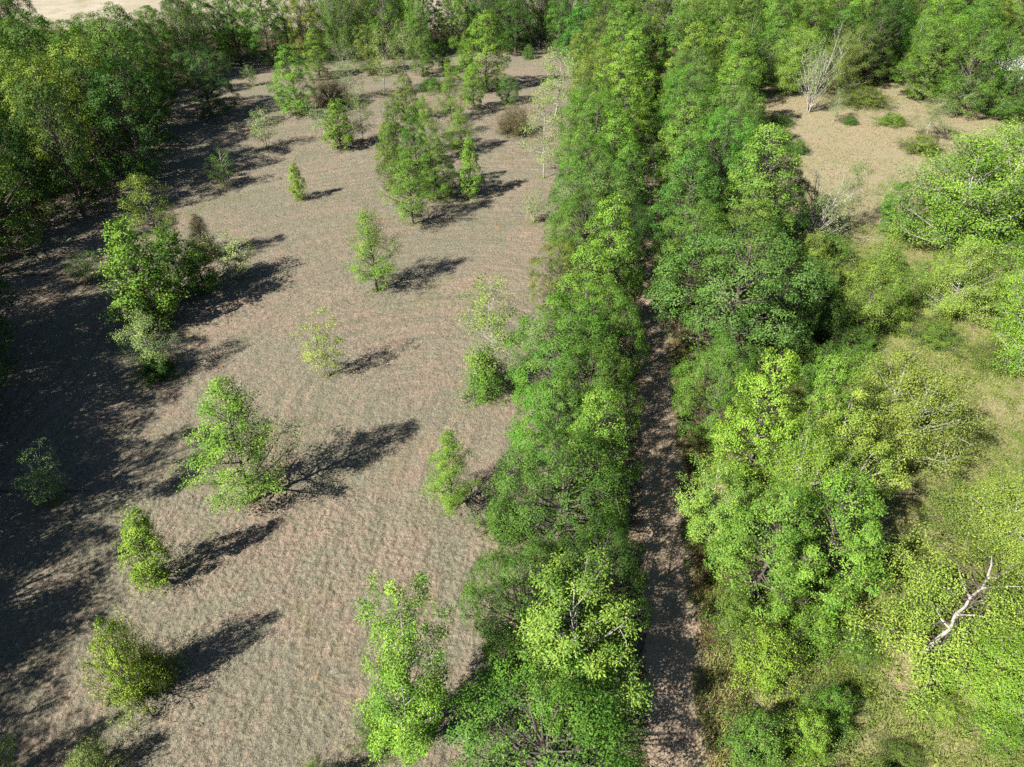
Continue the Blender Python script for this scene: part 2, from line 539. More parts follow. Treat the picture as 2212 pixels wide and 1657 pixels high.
proto('pecan', 4, seed=601, H=10, R=4.6, base=0.16, shape='dome', nl=46, ns=12, nc=3, up=(R_(18), R_(60)), clump=(19, 0.26), leaf=0.125, stems=2, spread=0.45, r0=0.18, bark=M_PALE, lobes=0.25, limb_k=5, rough_edge=(0.55, 1.2))
proto('bare', 2, seed=701, H=11, R=2.6, base=0.3, shape='oval', nl=16, ns=9, nc=2, up=(R_(50), R_(70)), clump=(3, 0.15), leaf=0.13, stems=4, spread=0.5, r0=0.09, bark=M_PALE)
proto('thin', 3, seed=801, H=10, R=2.3, base=0.24, shape='oval', nl=30, ns=7, nc=2, up=(R_(5), R_(45)), clump=(17, 0.26), leaf=0.14, r0=0.07, bark=M_PALE, rough_edge=(0.5, 1.2))
proto('tuft', 3, seed=901, H=9, R=3.0, base=0.18, shape='vase', nl=34, ns=7, nc=2, up=(R_(30), R_(60)), clump=(44, 0.17), leaf=0.12, stems=2, spread=0.45, r0=0.12, bark=M_PALE, upb=0.8, width=0.5)
proto('bush', 4, seed=1001, H=3, R=1.7, base=0.03, shape='dome', nl=60, ns=8, nc=2, up=(R_(25), R_(70)), clump=(9, 0.13), leaf=0.10, stems=1, r0=0.04, lobes=0.5, rough_edge=(0.55, 1.4), mounds=(11, (0.2, 0.55), 150, 0.10, 0.32, 90))
proto('twiggy', 2, seed=1101, H=3, R=2.0, base=0.05, shape='dome', nl=64, ns=12, nc=2, up=(R_(35), R_(70)), clump=(9, 0.14), leaf=0.085, r0=0.05, bark=M_BROWN)
proto('cedar', 2, seed=1201, H=6, R=1.5, base=0.03, shape='cone', nl=80, ns=8, nc=3, up=(R_(30), R_(60)), clump=(12, 0.12), leaf=0.13, width=0.2, r0=0.09, rough_edge=(0.8, 1.1))
proto('brush', 2, seed=1301, H=3, R=1.8, base=0.15, shape='vase', nl=26, ns=8, nc=1, up=(R_(25), R_(60)), clump=(0.25, 0.1), leaf=0.12, stems=3, spread=0.5, r0=0.05, bark=M_PALE)

C = dict(
    lime=(0.180, 0.300, 0.024), yel=(0.208, 0.308, 0.036), spring=(0.142, 0.262, 0.024), mid=(0.086, 0.180, 0.019),
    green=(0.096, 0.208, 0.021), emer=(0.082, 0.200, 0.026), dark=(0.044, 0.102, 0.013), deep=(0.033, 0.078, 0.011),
    grey=(0.096, 0.182, 0.034), pale=(0.215, 0.295, 0.080), olive=(0.095, 0.098, 0.028), sage=(0.145, 0.205, 0.052),
    gold=(0.150, 0.215, 0.022), moss=(0.130, 0.198, 0.025))

ORD = ['first', 'second', 'third', 'fourth', 'fifth', 'sixth', 'seventh', 'eighth', 'ninth', 'tenth', 'eleventh', 'twelfth', 'thirteenth',
       'fourteenth', 'fifteenth', 'sixteenth', 'seventeenth', 'eighteenth', 'nineteenth', 'twentieth']
def ordinal(i):
    if i < 20:
        return ORD[i]
    tens = ['twenty', 'thirty', 'forty', 'fifty', 'sixty', 'seventy', 'eighty', 'ninety'][i // 10 - 2]
    u = (i + 1) % 10
    return tens + '-' + ORD[u - 1] if u else ORD[i]

BASES = []
TRNG = np.random.default_rng(5)
CAT = dict(loose='tree', lolly='tree', column='tree', sapling='sapling', oak='tree', gum='tree', wood='tree', pecan='tree', bare='tree',
           thin='tree', tuft='tree', bush='shrub', twiggy='shrub', cedar='cedar', brush='brush')
NAME = dict(loose='young_tree', lolly='young_tree', column='columnar_tree', sapling='sapling', oak='oak_tree', gum='broadleaf_tree', wood='woodland_tree',
            pecan='spreading_tree', bare='bare_tree', thin='slender_tree', tuft='tufted_tree', bush='shrub', twiggy='twiggy_shrub',
            cedar='cedar_tree', brush='dead_brush')
count = {}
def plant(kind, x, y, h, w, color, label, group=None, var=None, rot=None, lean=(0, 0)):
    ps = PROTO[kind]
    i = count.get(kind, 0)
    count[kind] = i + 1
    p = ps[(i if var is None else var) % len(ps)]
    root = bpy.data.objects.new(NAME[kind], None)
    COL.objects.link(root)
    root.empty_display_size = 0.3
    root.location = (x, y, 0)
    s = w / p['w']
    root.scale = (s * TRNG.uniform(0.94, 1.06), s * TRNG.uniform(0.94, 1.06), h / p['h'])
    root.rotation_euler = (lean[0], lean[1], TRNG.uniform(0, 6.28) if rot is None else rot)
    tag(root, label, CAT[kind], group)
    c = C[color] if isinstance(color, str) else color
    j = TRNG.normal(0, 0.06, 3)
    c = tuple(float(np.clip(c[q] * (1 + j[q] + j[0] * 0.6), 0, 1)) for q in range(3)) + (1.0,)
    for part in ('trunk', 'crown'):
        if p[part] is not None:
            o = obj(part, p[part], root)
            o.color = c
    return root

def px(kind, u, v, vtop, wpx, color, label, group=None, **kw):
    """plant with its foot on the ground at (u, v), its top at row vtop and a crown wpx wide in the photograph"""
    x, y = at(u, v)
    if x < road_x(y) - 8:
        BASES.append((x, y))
    h = height_at(y, vtop)
    w = wpx * depth_at(y, h * 0.55) / FOC
    return plant(kind, x, y, h, w, color, label, group, **kw)

# ------------------------------------------------------------------ the setting: ground sheets and track
def sheet(name, poly, z, mat, sub=None):
    import bmesh
    bm = bmesh.new()
    if sub:
        rng = np.random.default_rng(len(poly) + int(sub * 10))
        pts = []
        for (x0, y0), (x1, y1) in zip(poly, poly[1:] + poly[:1]):
            k = max(1, int(math.hypot(x1 - x0, y1 - y0) / 1.5))
            for i in range(k):
                pts.append((x0 + (x1 - x0) * i / k + rng.normal(0, sub), y0 + (y1 - y0) * i / k + rng.normal(0, sub)))
        poly = pts
    bm.faces.new([bm.verts.new((x, y, z)) for x, y in poly])
    me = bpy.data.meshes.new(name)
    bm.to_mesh(me)
    bm.free()
    me.materials.append(mat)
    o = obj(name, me)
    o['kind'] = 'structure'
    return o
sheet('ground', [(-1500, -300), (1500, -300), (1500, 3000), (-1500, 3000)], 0.0, M_FLOOR)
sheet('mown_field', [(-62, -20), (6, -20), (8, 20), (12, 60), (22, 120), (27, 160), (8, 166), (-52, 152), (-58, 128), (-51, 104), (-46, 86), (-52, 70), (-58, 50)], 0.004, M_FIELD, 0.5)
sheet('meadow', [(9, -20), (90, -20), (90, 76), (60, 76), (34, 70), (24, 62), (16, 45), (13, 25)], 0.008, M_MEADOW, 0.6)
sheet('dry_clearing', [(30, 66.5), (60, 70.5), (120, 70.5), (120, 122), (70, 133), (40, 130), (34, 100)], 0.004, M_CLEAR, 0.7)
sheet('far_field', [(-260, 176), (130, 176), (160, 700), (-300, 700)], 0.004, M_SAND)

LAT = np.random.default_rng(4).uniform(-1, 1, (256, 256))
def vnoise(x, y, s):
    x, y = x * s + 500.3, y * s + 500.7
    i, j = np.floor(x).astype(int), np.floor(y).astype(int)
    fx, fy = x - i, y - j
    fx, fy = fx * fx * (3 - 2 * fx), fy * fy * (3 - 2 * fy)
    a = LAT[i % 256, j % 256] * (1 - fx) + LAT[(i + 1) % 256, j % 256] * fx
    b = LAT[i % 256, (j + 1) % 256] * (1 - fx) + LAT[(i + 1) % 256, (j + 1) % 256] * fx
    return a * (1 - fy) + b * fy

def tussocks(x, y):
    """relief of the mown thatch: hand-sized clods drawn out along the mower passes"""
    dx = x - 0.16 * y + 15.0
    dy = np.maximum(y - 44.0, 0)
    d = np.sqrt(dx * dx + dy * dy) + 0.5 * vnoise(x, y, 0.25)
    sl = np.minimum(y, 44.0) + np.arctan2(dy, np.abs(dx) + 0.01) * 14 + np.where(dx < 0, 300, 0)
    wob = 0.25 * vnoise(x, y, 1.3)
    h = 0.6 * vnoise(d + wob, sl * 0.6, 5.6) + 0.75 * vnoise(x, y, 6.1) + 0.25 * vnoise(x + 31, y, 1.1)
    return h + 0.35 * vnoise(d, sl * 0.12, 2.6)

def field_relief():
    V, F, n0 = [], [], 0
    for x0, x1, y0, y1, d in ((-30, 5, 12, 34, 0.09), (-44, 7, 34, 64, 0.16), (-56, 13, 64, 118, 0.30)):
        xs, ys = np.arange(x0, x1, d), np.linspace(y0, y1, int(round((y1 - y0) / d)) + 1)
        X, Y = np.meshgrid(xs, ys)
        Z = 0.11 + 0.078 * tussocks(X, Y)
        m_ = np.clip(np.minimum(Y - y0, y1 - Y) / 0.3, 0, 1)
        if y0 < 20:
            m_ = np.clip((y1 - Y) / 0.3, 0, 1)
        Z = 0.11 + (Z - 0.11) * m_
        e = np.minimum.reduce([(X - x0) / 1.5, (x1 - X) / 1.5, np.full(X.shape, 1.0)])
        Z = np.where(e < 1, Z * np.clip(e, 0, 1) + 0.006 * (1 - np.clip(e, 0, 1)), Z)
        nx, ny = len(xs), len(ys)
        i = np.arange(ny - 1)[:, None] * nx
        j = np.arange(nx - 1)[None, :]
        F.append(np.stack([i + j, i + j + 1, i + nx + j + 1, i + nx + j], -1).reshape(-1, 4) + n0)
        V.append(np.stack([X, Y, np.maximum(Z, 0.006)], -1).reshape(-1, 3))
        n0 += nx * ny
    o = obj('field_turf', build_mesh('field_turf', np.concatenate(V), np.concatenate(F), 4, M_FIELD))
    o['kind'] = 'structure'
field_relief()

def ribbon(name, y0, y1, half, z, mat, wav):
    ys = np.arange(y0, y1, 1.0)
    rng = np.random.default_rng(8)
    ac = np.linspace(-1, 1, 7)
    v, a = [], []
    jl, jr = rng.normal(0, wav, len(ys)), rng.normal(0, wav, len(ys))
    for i, y in enumerate(ys):
        for q in ac:
            hw = half + (jl[i] if q < 0 else jr[i]) * abs(q)
            v.append((road_x(y) + q * hw, y, z))
            a.append(q)
    n = len(ac)
    i = np.arange(len(ys) - 1)[:, None] * n
    j = np.arange(n - 1)[None, :]
    f = np.stack([i + j, i + j + 1, i + n + j + 1, i + n + j], -1).reshape(-1, 4)
    me = build_mesh(name, np.array(v), f, 4, mat)
    at_ = me.attributes.new('across', 'FLOAT', 'POINT')
    at_.data.foreach_set('value', np.array(a, np.float32))
    o = obj(name, me)
    o['kind'] = 'structure'
    return o
ribbon('dirt_track', -15, 175, 1.75, 0.010, M_TRACK, 0.12)

# ------------------------------------------------------------------ grass and litter (uncountable)
def blades(name, rng, x, y, hgt, wid, tilt, mat, label, cat, tintbias=None, z0=0.012):
    n = len(x)
    az = rng.uniform(0, 6.28, n)
    L = hgt * rng.uniform(0.5, 1.3, n)
    tl = tilt * rng.uniform(0.3, 1.6, n)
    a2 = rng.uniform(0, 6.28, n)
    b = np.stack([x, y, np.full(n, z0)], 1)
    s = np.stack([np.cos(az), np.sin(az), np.zeros(n)], 1) * (wid * rng.uniform(0.6, 1.4, n) / 2)[:, None]
    d = np.stack([np.cos(a2) * np.sin(tl), np.sin(a2) * np.sin(tl), np.maximum(np.cos(tl), 0.12)], 1) * L[:, None]
    v = np.stack([b - s, b + s, b + d], 1)
    t = rng.uniform(0, 1, n) if tintbias is None else np.clip(tintbias + rng.normal(0, 0.2, n), 0, 1)
    me = build_mesh(name, v.reshape(-1, 3), np.arange(n * 3).reshape(n, 3), 3, mat, t)
    return tag(obj(name, me), label, cat, kind='stuff')

def wave(x, y, s, ph):
    return (np.sin(x * s + ph) * np.cos(y * s * 1.13 + ph * 2) + np.sin((x + y) * s * 0.61 + ph * 3) + np.cos((x - 1.7 * y) * s * 0.37 + ph)) / 3

rg = np.random.default_rng(77)
n = 130000                                         # stubble, thinning with distance
yy = 12 + 110 * rg.uniform(0, 1, n) ** 1.9
xx = rg.uniform(-1, 1, n)
xx = -18 + xx * 34
keep = (xx < 2 + yy * 0.07) & (xx > -30 - yy * 0.35)
xx, yy = xx[keep], yy[keep]
blades('dry_grass', rg, xx, yy, 0.10 + 0.0007 * yy, 0.035 + 0.0006 * yy, 1.0, M_STRAW, 'short dry straw-coloured stubble covering the mown field', 'grass',
       np.clip(0.5 + 0.5 * wave(xx, yy, 0.5, 1.3), 0, 1), z0=0.09)

n = 270000                                         # meadow grass, in clumps
yy = 8 + 68 * rg.uniform(0, 1, n) ** 1.25
xx = road_x(0) + 0.128 * yy + 1.0 + rg.uniform(0, 1, n) * (16 + yy * 0.62)
cl = wave(xx, yy, 0.8, 0.4) + 0.7 * wave(xx, yy, 2.3, 2.0)
keep = rg.uniform(-0.9, 0.7, n) < cl
xx, yy, cl = xx[keep], yy[keep], cl[keep]
blades('meadow_grass', rg, xx, yy, 0.24 + 0.16 * np.clip(cl, -0.6, 1) + 0.1, 0.05, 0.55, M_GRASS, 'tall weedy yellow-green grass in the meadow beyond the tree row', 'grass',
       np.clip(0.45 - 0.7 * wave(xx, yy, 0.33, 4.0), 0, 1))

def weeds():
    rng = np.random.default_rng(12)
    m = 3800
    y = 9 + 62 * rng.uniform(0, 1, m) ** 1.15
    x = road_x(0) + 0.128 * y + 2.6 + rng.uniform(0, 1, m) * (15 + y * 0.6)
    k = rng.uniform(-0.8, 0.8, m) < wave(x, y, 0.55, 3.1) + 0.6 * wave(x, y, 1.6, 0.8) - 0.5 * (np.hypot(x - 25, y - 29) < 6)
    x, y = x[k], y[k]
    m = len(x)
    r = rng.uniform(0.15, 0.6, m)
    ii = np.repeat(np.arange(m), (16 + 70 * r).astype(int))
    dv = nrm(rng.normal(0, 1, (len(ii), 3)) + np.array([0, 0, 0.5]))
    c = np.stack([x, y, np.full(m, 0.1)], 1)
    p = c[ii] + dv * (r[ii] * rng.uniform(0.3, 1.1, len(ii)))[:, None] * np.array([1, 1, 0.7])
    p[:, 2] = np.abs(p[:, 2]) + 0.03
    me = leaf_mesh('meadow_weeds', rng, p, c[ii], rng.uniform(0, 1, m)[ii], 0.13, 0.4, c[ii], M_LEAF)
    o = obj('meadow_weeds', me)
    o.color = (0.17, 0.235, 0.03, 1)
    tag(o, 'low leafy weeds growing in patches over the meadow', 'weeds', kind='stuff')
weeds()

n = 90000
xx, yy = rg.uniform(28, 100, n), rg.uniform(66, 132, n)
keep = rg.uniform(-0.9, 0.9, n) < wave(xx, yy, 0.45, 2.2) + 0.5 * wave(xx, yy, 1.7, 0.3)
xx, yy = xx[keep], yy[keep]
blades('dry_grass', rg, xx, yy, 0.28, 0.09, 0.7, M_HAY, 'thin dry grass on the sunlit clearing past the meadow', 'grass',
       np.clip(0.55 - 0.6 * wave(xx, yy, 0.21, 1.0), 0, 1))

n = 26000                                          # fallen leaves along both verges of the track
yy = 8 + 120 * rg.uniform(0, 1, n) ** 1.5
sd = rg.choice([-1, 1], n)
xx = road_x(0) + 0.128 * yy + sd * (1.45 + np.abs(rg.normal(0, 1.1, n)))
blades('leaf_litter', rg, xx, yy, 0.13, 0.12, 1.45, M_LITTER, 'brown fallen leaves along the edges of the dirt track', 'leaf litter', z0=0.02)

# ------------------------------------------------------------------ trees standing in the mown field
G1 = 'trees scattered over the mown field'
px('loose', 548, 1085, 825, 205, 'spring', 'tall loose cone-shaped tree with long ragged shadow in the open near field', G1, var=0)
px('sapling', 712, 812, 668, 88, 'yel', 'slim yellow-green sapling on several pale stems in mid field', G1, var=0)
px('loose', 976, 1098, 930, 120, 'lime', 'small cone-shaped lime tree whose shadow falls into the tree row', G1, var=1)
px('column', 333, 1257, 1106, 105, 'lime', 'dense leaning lime columnar tree at the rim of the big wood shadow', G1, var=0, lean=(0.0, -0.10))
px('bush', 305, 1495, 1348, 150, (0.23, 0.36, 0.028), 'round bright lime shrub in the near field with a dark blot of shadow', 'shrubs in the field', var=0)
px('twiggy', 352, 1470, 1398, 80, 'moss', 'small olive scrub against the far side of the round lime shrub', 'shrubs in the field', var=0)
px('tuft', 890, 1610, 1300, 215, 'lime', 'big tufted lime tree at the bottom edge beside the tree row', G1, var=0)
px('bush', 830, 1605, 1540, 120, 'mid', 'low green weeds round the foot of the tufted lime tree', 'shrubs in the field', var=1)
px('sapling', 118, 1082, 984, 92, 'pale', 'small pale sapling standing alone in the wood shadow', G1, var=1)
px('bush', 345, 815, 765, 95, 'dark', 'dark squat shrub at the foot of a thin pale sapling', 'shrubs in the field', var=2)
px('thin', 345, 805, 672, 100, 'pale', 'thin pale sapling rising out of a dark squat shrub', G1, var=0)
G2 = 'clump of young trees near the wood'
px('column', 330, 700, 478, 140, 'spring', 'broad leafy column, foremost and biggest of the young clump', G2, var=1)
px('column', 392, 640, 485, 115, 'mid', 'darker leafy column in the middle of the young clump', G2, var=2)
px('column', 445, 632, 520, 76, 'spring', 'short leafy column on the open side of the young clump', G2, var=0)
px('bush', 330, 708, 650, 90, 'yel', 'yellow-green sprouts skirting the front of the young clump', 'shrubs in the field', var=3)
px('lolly', 362, 585, 372, 110, 'yel', 'tall open yellow-green tree rising behind the young clump', G2, var=2)
px('column', 300, 600, 475, 50, 'spring', 'narrow pointed leader standing behind the broad leafy column', G2, var=2)
px('cedar', 445, 556, 463, 62, 'olive', 'dark olive cedar beside the young clump', G2, var=0)
px('sapling', 514, 603, 500, 95, 'pale', 'sparse sapling with bare pale stems next to the olive cedar', G1, var=2)
px('sapling', 198, 606, 545, 70, 'mid', 'small shaded sapling between the wood and the young clump', G1, var=0)
px('sapling', 482, 406, 322, 58, 'mid', 'slender half-shaded sapling at the end of a long wood shadow', G1, var=1)
px('sapling', 577, 320, 230, 60, 'pale', 'pale upright sapling on the sunlit upper field', G1, var=2)
px('column', 648, 433, 350, 42, 'lime', 'tiny spindle-shaped lime tree alone with a thin slanting shadow', G1, var=0)
px('loose', 815, 629, 450, 125, 'spring', 'bushy tapering tree alone in the centre of the field', G1, var=3)
px('oak', 457, 252, 100, 128, (0.045, 0.120, 0.020), 'dense dark egg-shaped evergreen at the corner of the wood', G1, var=0)
px('gum', 645, 250, 98, 95, 'spring', 'tall light green tree beside the dense brown scrub on the upper field', G1, var=0)
px('twiggy', 715, 222, 160, 92, 'olive', 'round dull brown-olive scrub between light green trees', 'shrubs in the field', var=0)
px('column', 737, 322, 214, 66, 'spring', 'leafy column standing before the round brown scrub', G1, var=1)
px('sapling', 702, 300, 222, 60, 'pale', 'sparse pale sapling leaning against the leafy column', G1, var=0)
px('thin', 785, 306, 186, 62, 'sage', 'greyish open tree between the leafy column and the central clump', G1, var=1)
G3 = 'central clump of the upper field'
px('loose', 892, 485, 318, 122, 'spring', 'front tree of the central clump, casting the long ragged shadow', G3, var=1)
px('gum', 850, 415, 262, 72, 'moss', 'yellowish slim tree on the wood side of the central clump', G3, var=1)
px('gum', 945, 432, 300, 78, 'mid', 'dark full tree at the foot of the central clump', G3, var=2)
px('gum', 905, 425, 232, 84, 'mid', 'dark pointed tree at the heart of the central clump', G3, var=3)
px('gum', 862, 372, 208, 76, 'mid', 'tallest spire on the wood side of the central clump', G3, var=4)
px('column', 1018, 428, 303, 56, 'spring', 'neat upright lime column just clear of the central clump', G3, var=2)
px('loose', 996, 332, 232, 84, 'moss', 'yellowish broad-topped tree behind the neat lime column', G3, var=2)
px('thin', 940, 302, 186, 66, 'sage', 'dull open tree behind the central clump', G3, var=2)
px('loose', 975, 262, 132, 66, 'spring', 'upright tree behind the dull open one', G3, var=3)
G4 = 'trees of the upper field'
px('thin', 830, 205, 62, 66, 'pale', 'almost leafless pale-stemmed tree on the upper field', G4, var=0)
px('thin', 880, 198, 42, 72, 'sage', 'thin straight-trunked tree beside the almost leafless one', G4, var=1)
px('gum', 914, 163, 16, 66, 'mid', 'tall dark green spire at the top end of the field', G4, var=0)
px('column', 957, 152, 84, 36, 'spring', 'short bright spire next to the tall dark one', G4, var=1)
px('gum', 1050, 195, 22, 100, 'spring', 'large light green tree with visible trunk near the top of the field', G4, var=1)
px('gum', 1023, 237, 140, 48, 'spring', 'narrow leafy tree in front of the large light green one', G4, var=2)
px('oak', 1098, 222, 163, 52, 'emer', 'small bright ball-topped tree on the sunlit path', G4, var=1)
px('twiggy', 1108, 290, 222, 78, 'olive', 'brownish round scrub below the small ball-topped tree', 'shrubs in the field', var=1)
px('thin', 1174, 386, 186, 95, 'pale', 'tall pale tree with bare lower trunk by the tree row', G4, var=2)
px('sapling', 1150, 483, 402, 42, 'pale', 'almost bare white-stemmed sapling near the tree row', G4, var=1)
px('thin', 1197, 258, 98, 105, 'pale', 'see-through pale tree against the upper tree row', G4, var=0)
px('sapling', 545, 185, 140, 30, 'mid', 'lone sapling before the far tree line at the field corner', G4, var=2)
px('bush', 1142, 126, 94, 30, 'mid', 'tiny round-topped tree before the far tree line', G4, var=0)
px('thin', 1065, 843, 590, 135, 'yel', 'tall see-through yellow-green tree beside the tree row with leafy base', G1, var=1)
px('bush', 1050, 848, 748, 105, 'spring', 'leafy shrub round the foot of the tall see-through tree', 'shrubs in the field', var=0)
px('bush', 210, 1680, 1625, 110, 'pale', 'pale shrub peeping in at the bottom edge', 'shrubs in the field', var=1)
px('loose', 10, 1690, 1590, 90, 'lime', 'lime tree cut off by the bottom corner', G1, var=0)
px('bush', 690, 1720, 1668, 110, 'spring', 'shrub below the bottom edge whose shadow crosses it', 'shrubs in the field', var=2)

def base_weeds():
    """uncut grass and sprouts where the mower could not reach, round the trunks"""
    rng = np.random.default_rng(15)
    x, y = [], []
    for bx, by in BASES:
        m = rng.integers(130, 260)
        r, a = np.abs(rng.normal(0, 0.55, m)), rng.uniform(0, 6.28, m)
        x.append(bx + r * np.cos(a))
        y.append(by + r * np.sin(a))
    blades('uncut_grass', rng, np.concatenate(x), np.concatenate(y), 0.34, 0.05, 0.5, M_GRASS, 'uncut grass left round the trunks in the mown field', 'grass', z0=0.06)
base_weeds()

# ------------------------------------------------------------------ the two rows along the dirt track
GL = 'tree row between field and track'
def rowtree(kind, x, y, h, w, color, label, group, **kw):
    plant(kind, x, y, h, w, color, label, group, **kw)
L = [
    ('oak', 1.4, 14.4, 7.5, 9.4, 'green', 'dense fine-leaved oak filling the bottom end of the field-side row'),
    ('tuft', 3.6, 19.2, 8.8, 6.6, 'yel', 'yellow tufted tree whose bare branches reach over the track'),
    ('oak', 0.6, 22.6, 7.2, 6.6, 'mid', 'dark bushy oak on the field side of the yellow tufted tree'),
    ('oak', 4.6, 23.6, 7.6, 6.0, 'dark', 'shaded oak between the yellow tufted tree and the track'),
    ('oak', 2.8, 28.4, 10.0, 8.0, 'green', 'big mounded oak, first behind the yellow tufted tree'),
    ('bush', -0.6, 30.2, 4.0, 3.4, 'green', 'leafy shrub leaning out of the row towards the field'),
    ('gum', 5.2, 31.6, 11.0, 4.6, 'spring', 'bright lime spire in the row above the mounded oak'),
    ('oak', 3.0, 35.2, 8.6, 6.6, 'green', 'mid green oak behind the bright lime spire'),
    ('oak', 5.4, 37.8, 9.5, 6.2, 'mid', 'dark oak hanging over the track behind the lime spire'),
    ('oak', 3.9, 42.5, 9.8, 8.2, 'green', 'wide oak where the tall see-through tree touches the row'),
    ('oak', 7.0, 45.5, 9.6, 6.4, 'mid', 'dark track-side oak beside the wide one'),
    ('gum', 6.2, 50.0, 10.5, 6.0, 'spring', 'light-trunked lime tree in the middle of the field-side row'),
    ('gum', 8.3, 54.5, 12.5, 5.6, 'spring', 'tall lime spire over the middle of the field-side row'),
    ('oak', 4.3, 58.0, 7.0, 5.2, 'moss', 'feathery dull green tree sweeping out to the field'),
    ('oak', 7.0, 62.0, 10.0, 7.4, 'mid', 'dull green oak past the tall lime spire'),
    ('oak', 10.6, 61.0, 9.2, 5.6, 'dark', 'dark oak above the sunlit spots of the track'),
    ('oak', 8.4, 68.5, 10.0, 8.8, 'grey', 'greyish rounded oak past the feathery tree'),
    ('gum', 12.0, 72.0, 10.5, 6.4, 'green', 'green track-side tree next to the greyish oak'),
    ('oak', 8.6, 76.0, 10.0, 7.8, 'green', 'broad green oak level with the bare pale trunk in the field'),
    ('gum', 11.8, 80.0, 11.5, 7.0, 'spring', 'light green tree leaning to the track in the upper row'),
    ('oak', 10.2, 86.0, 11.5, 9.4, 'green', 'wide rich green oak of the upper field-side row'),
    ('gum', 14.2, 91.0, 12.0, 7.0, 'spring', 'light green track-side tree above the rich green oak'),
    ('oak', 10.4, 96.0, 10.5, 8.0, 'green', 'green oak before the see-through pale tree'),
    ('gum', 14.6, 101.0, 13.5, 8.0, 'lime', 'pale lime tree, bulkiest in the upper field-side row'),
    ('gum', 17.2, 108.0, 14.0, 8.0, 'spring', 'tall light tree where the track disappears'),
    ('oak', 13.0, 109.0, 11.5, 8.5, 'moss', 'dull lime oak behind the see-through pale tree'),
    ('gum', 16.5, 117.0, 13.5, 9.0, 'spring', 'light green tree next before the track is lost'),
    ('oak', 14.0, 126.0, 12.0, 9.0, 'moss', 'dull crown second from the far end of the field-side row'),
    ('gum', 20.5, 124.0, 13.0, 8.5, 'green', 'green crown over the far bend of the track'),
    ('gum', 12.6, 140.0, 11.5, 8.6, 'emer', 'bright emerald tree at the far corner of the field'),
    ('gum', 19.0, 136.0, 14.0, 9.0, 'spring', 'light crown behind the bright emerald tree'),
    ('wood', 24.0, 142.0, 14.0, 9.5, 'moss', 'farthest dull crown in line with the track'),
]
for r in L:
    rowtree(*r[:7], GL)

GR = 'tree row on the meadow side of the track'
Rr = [
    ('gum', 14.2, 25.4, 9.4, 5.6, 'spring', 'dense lime tree nearest the camera in the meadow-side row'),
    ('tuft', 12.6, 28.6, 8.2, 4.6, 'yel', 'yellow-lime tufted tree leaning over the track edge'),
    ('gum', 17.8, 25.8, 9.6, 5.6, 'spring', 'rounded lime tree overhanging the deep meadow shadow'),
    ('gum', 15.8, 33.8, 12.0, 5.0, 'lime', 'tallest bright lime spire of the meadow-side row'),
    ('gum', 19.6, 34.6, 11.0, 4.4, 'lime', 'second lime spire, beside the bare grey brush'),
    ('tuft', 21.2, 32.4, 9.4, 5.2, 'yel', 'yellow-lime tree between the second spire and the forked tree'),
    ('pecan', 17.8, 30.4, 9.0, 5.0, 'lime', 'open yellowish tree with grey limbs amid the lime trees'),
    ('oak', 14.6, 39.6, 9.0, 6.2, 'green', 'fine-leaved green oak leaning over the track'),
    ('oak', 17.8, 48.6, 12.5, 12.0, 'grey', 'huge grey-green oak, broadest crown beside the track'),
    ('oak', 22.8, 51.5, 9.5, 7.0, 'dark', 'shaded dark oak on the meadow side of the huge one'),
    ('oak', 16.2, 57.5, 10.5, 7.0, 'green', 'green oak just past the huge grey-green one'),
    ('gum', 21.5, 59.5, 11.0, 6.5, 'moss', 'dull lime tree past the huge oak on its meadow side'),
    ('gum', 17.6, 66.5, 12.0, 7.4, 'emer', 'emerald track-side tree in the middle of the meadow-side row'),
    ('gum', 24.8, 68.0, 14.0, 7.6, 'spring', 'tall large-leaved tree with dark side to the clearing'),
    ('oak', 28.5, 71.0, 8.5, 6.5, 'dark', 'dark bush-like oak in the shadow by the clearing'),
    ('gum', 18.8, 74.5, 11.5, 7.2, 'green', 'green tree behind the emerald one'),
    ('oak', 24.0, 79.0, 12.0, 8.0, 'green', 'green oak behind the tall large-leaved tree'),
    ('gum', 20.6, 84.5, 12.0, 8.0, 'spring', 'light green tree over the narrowing track'),
    ('oak', 26.8, 88.0, 12.0, 8.4, 'grey', 'greyish oak next to the narrowing track row'),
    ('oak', 22.6, 95.0, 12.5, 9.0, 'green', 'green mounded oak over the lost track'),
    ('gum', 29.0, 97.0, 13.0, 8.2, 'spring', 'light tree beside the upper clearing edge'),
    ('oak', 25.0, 105.0, 12.5, 9.0, 'grey', 'greyish far oak of the meadow-side row'),
    ('gum', 32.0, 107.0, 13.5, 8.6, 'green', 'green tree at the corner of the dry clearing'),
    ('gum', 27.5, 115.0, 13.5, 9.0, 'lime', 'pale lime far crown of the meadow-side row'),
    ('gum', 34.0, 119.0, 13.5, 9.0, 'spring', 'light far crown behind the clearing corner'),
    ('wood', 29.0, 127.0, 14.0, 9.5, 'mid', 'dark crown second from the far end of the meadow-side row'),
    ('wood', 34.5, 132.0, 14.0, 9.5, 'moss', 'dull crown at the far end of the meadow-side row'),
]
for r in Rr:
    rowtree(*r[:7], GR)

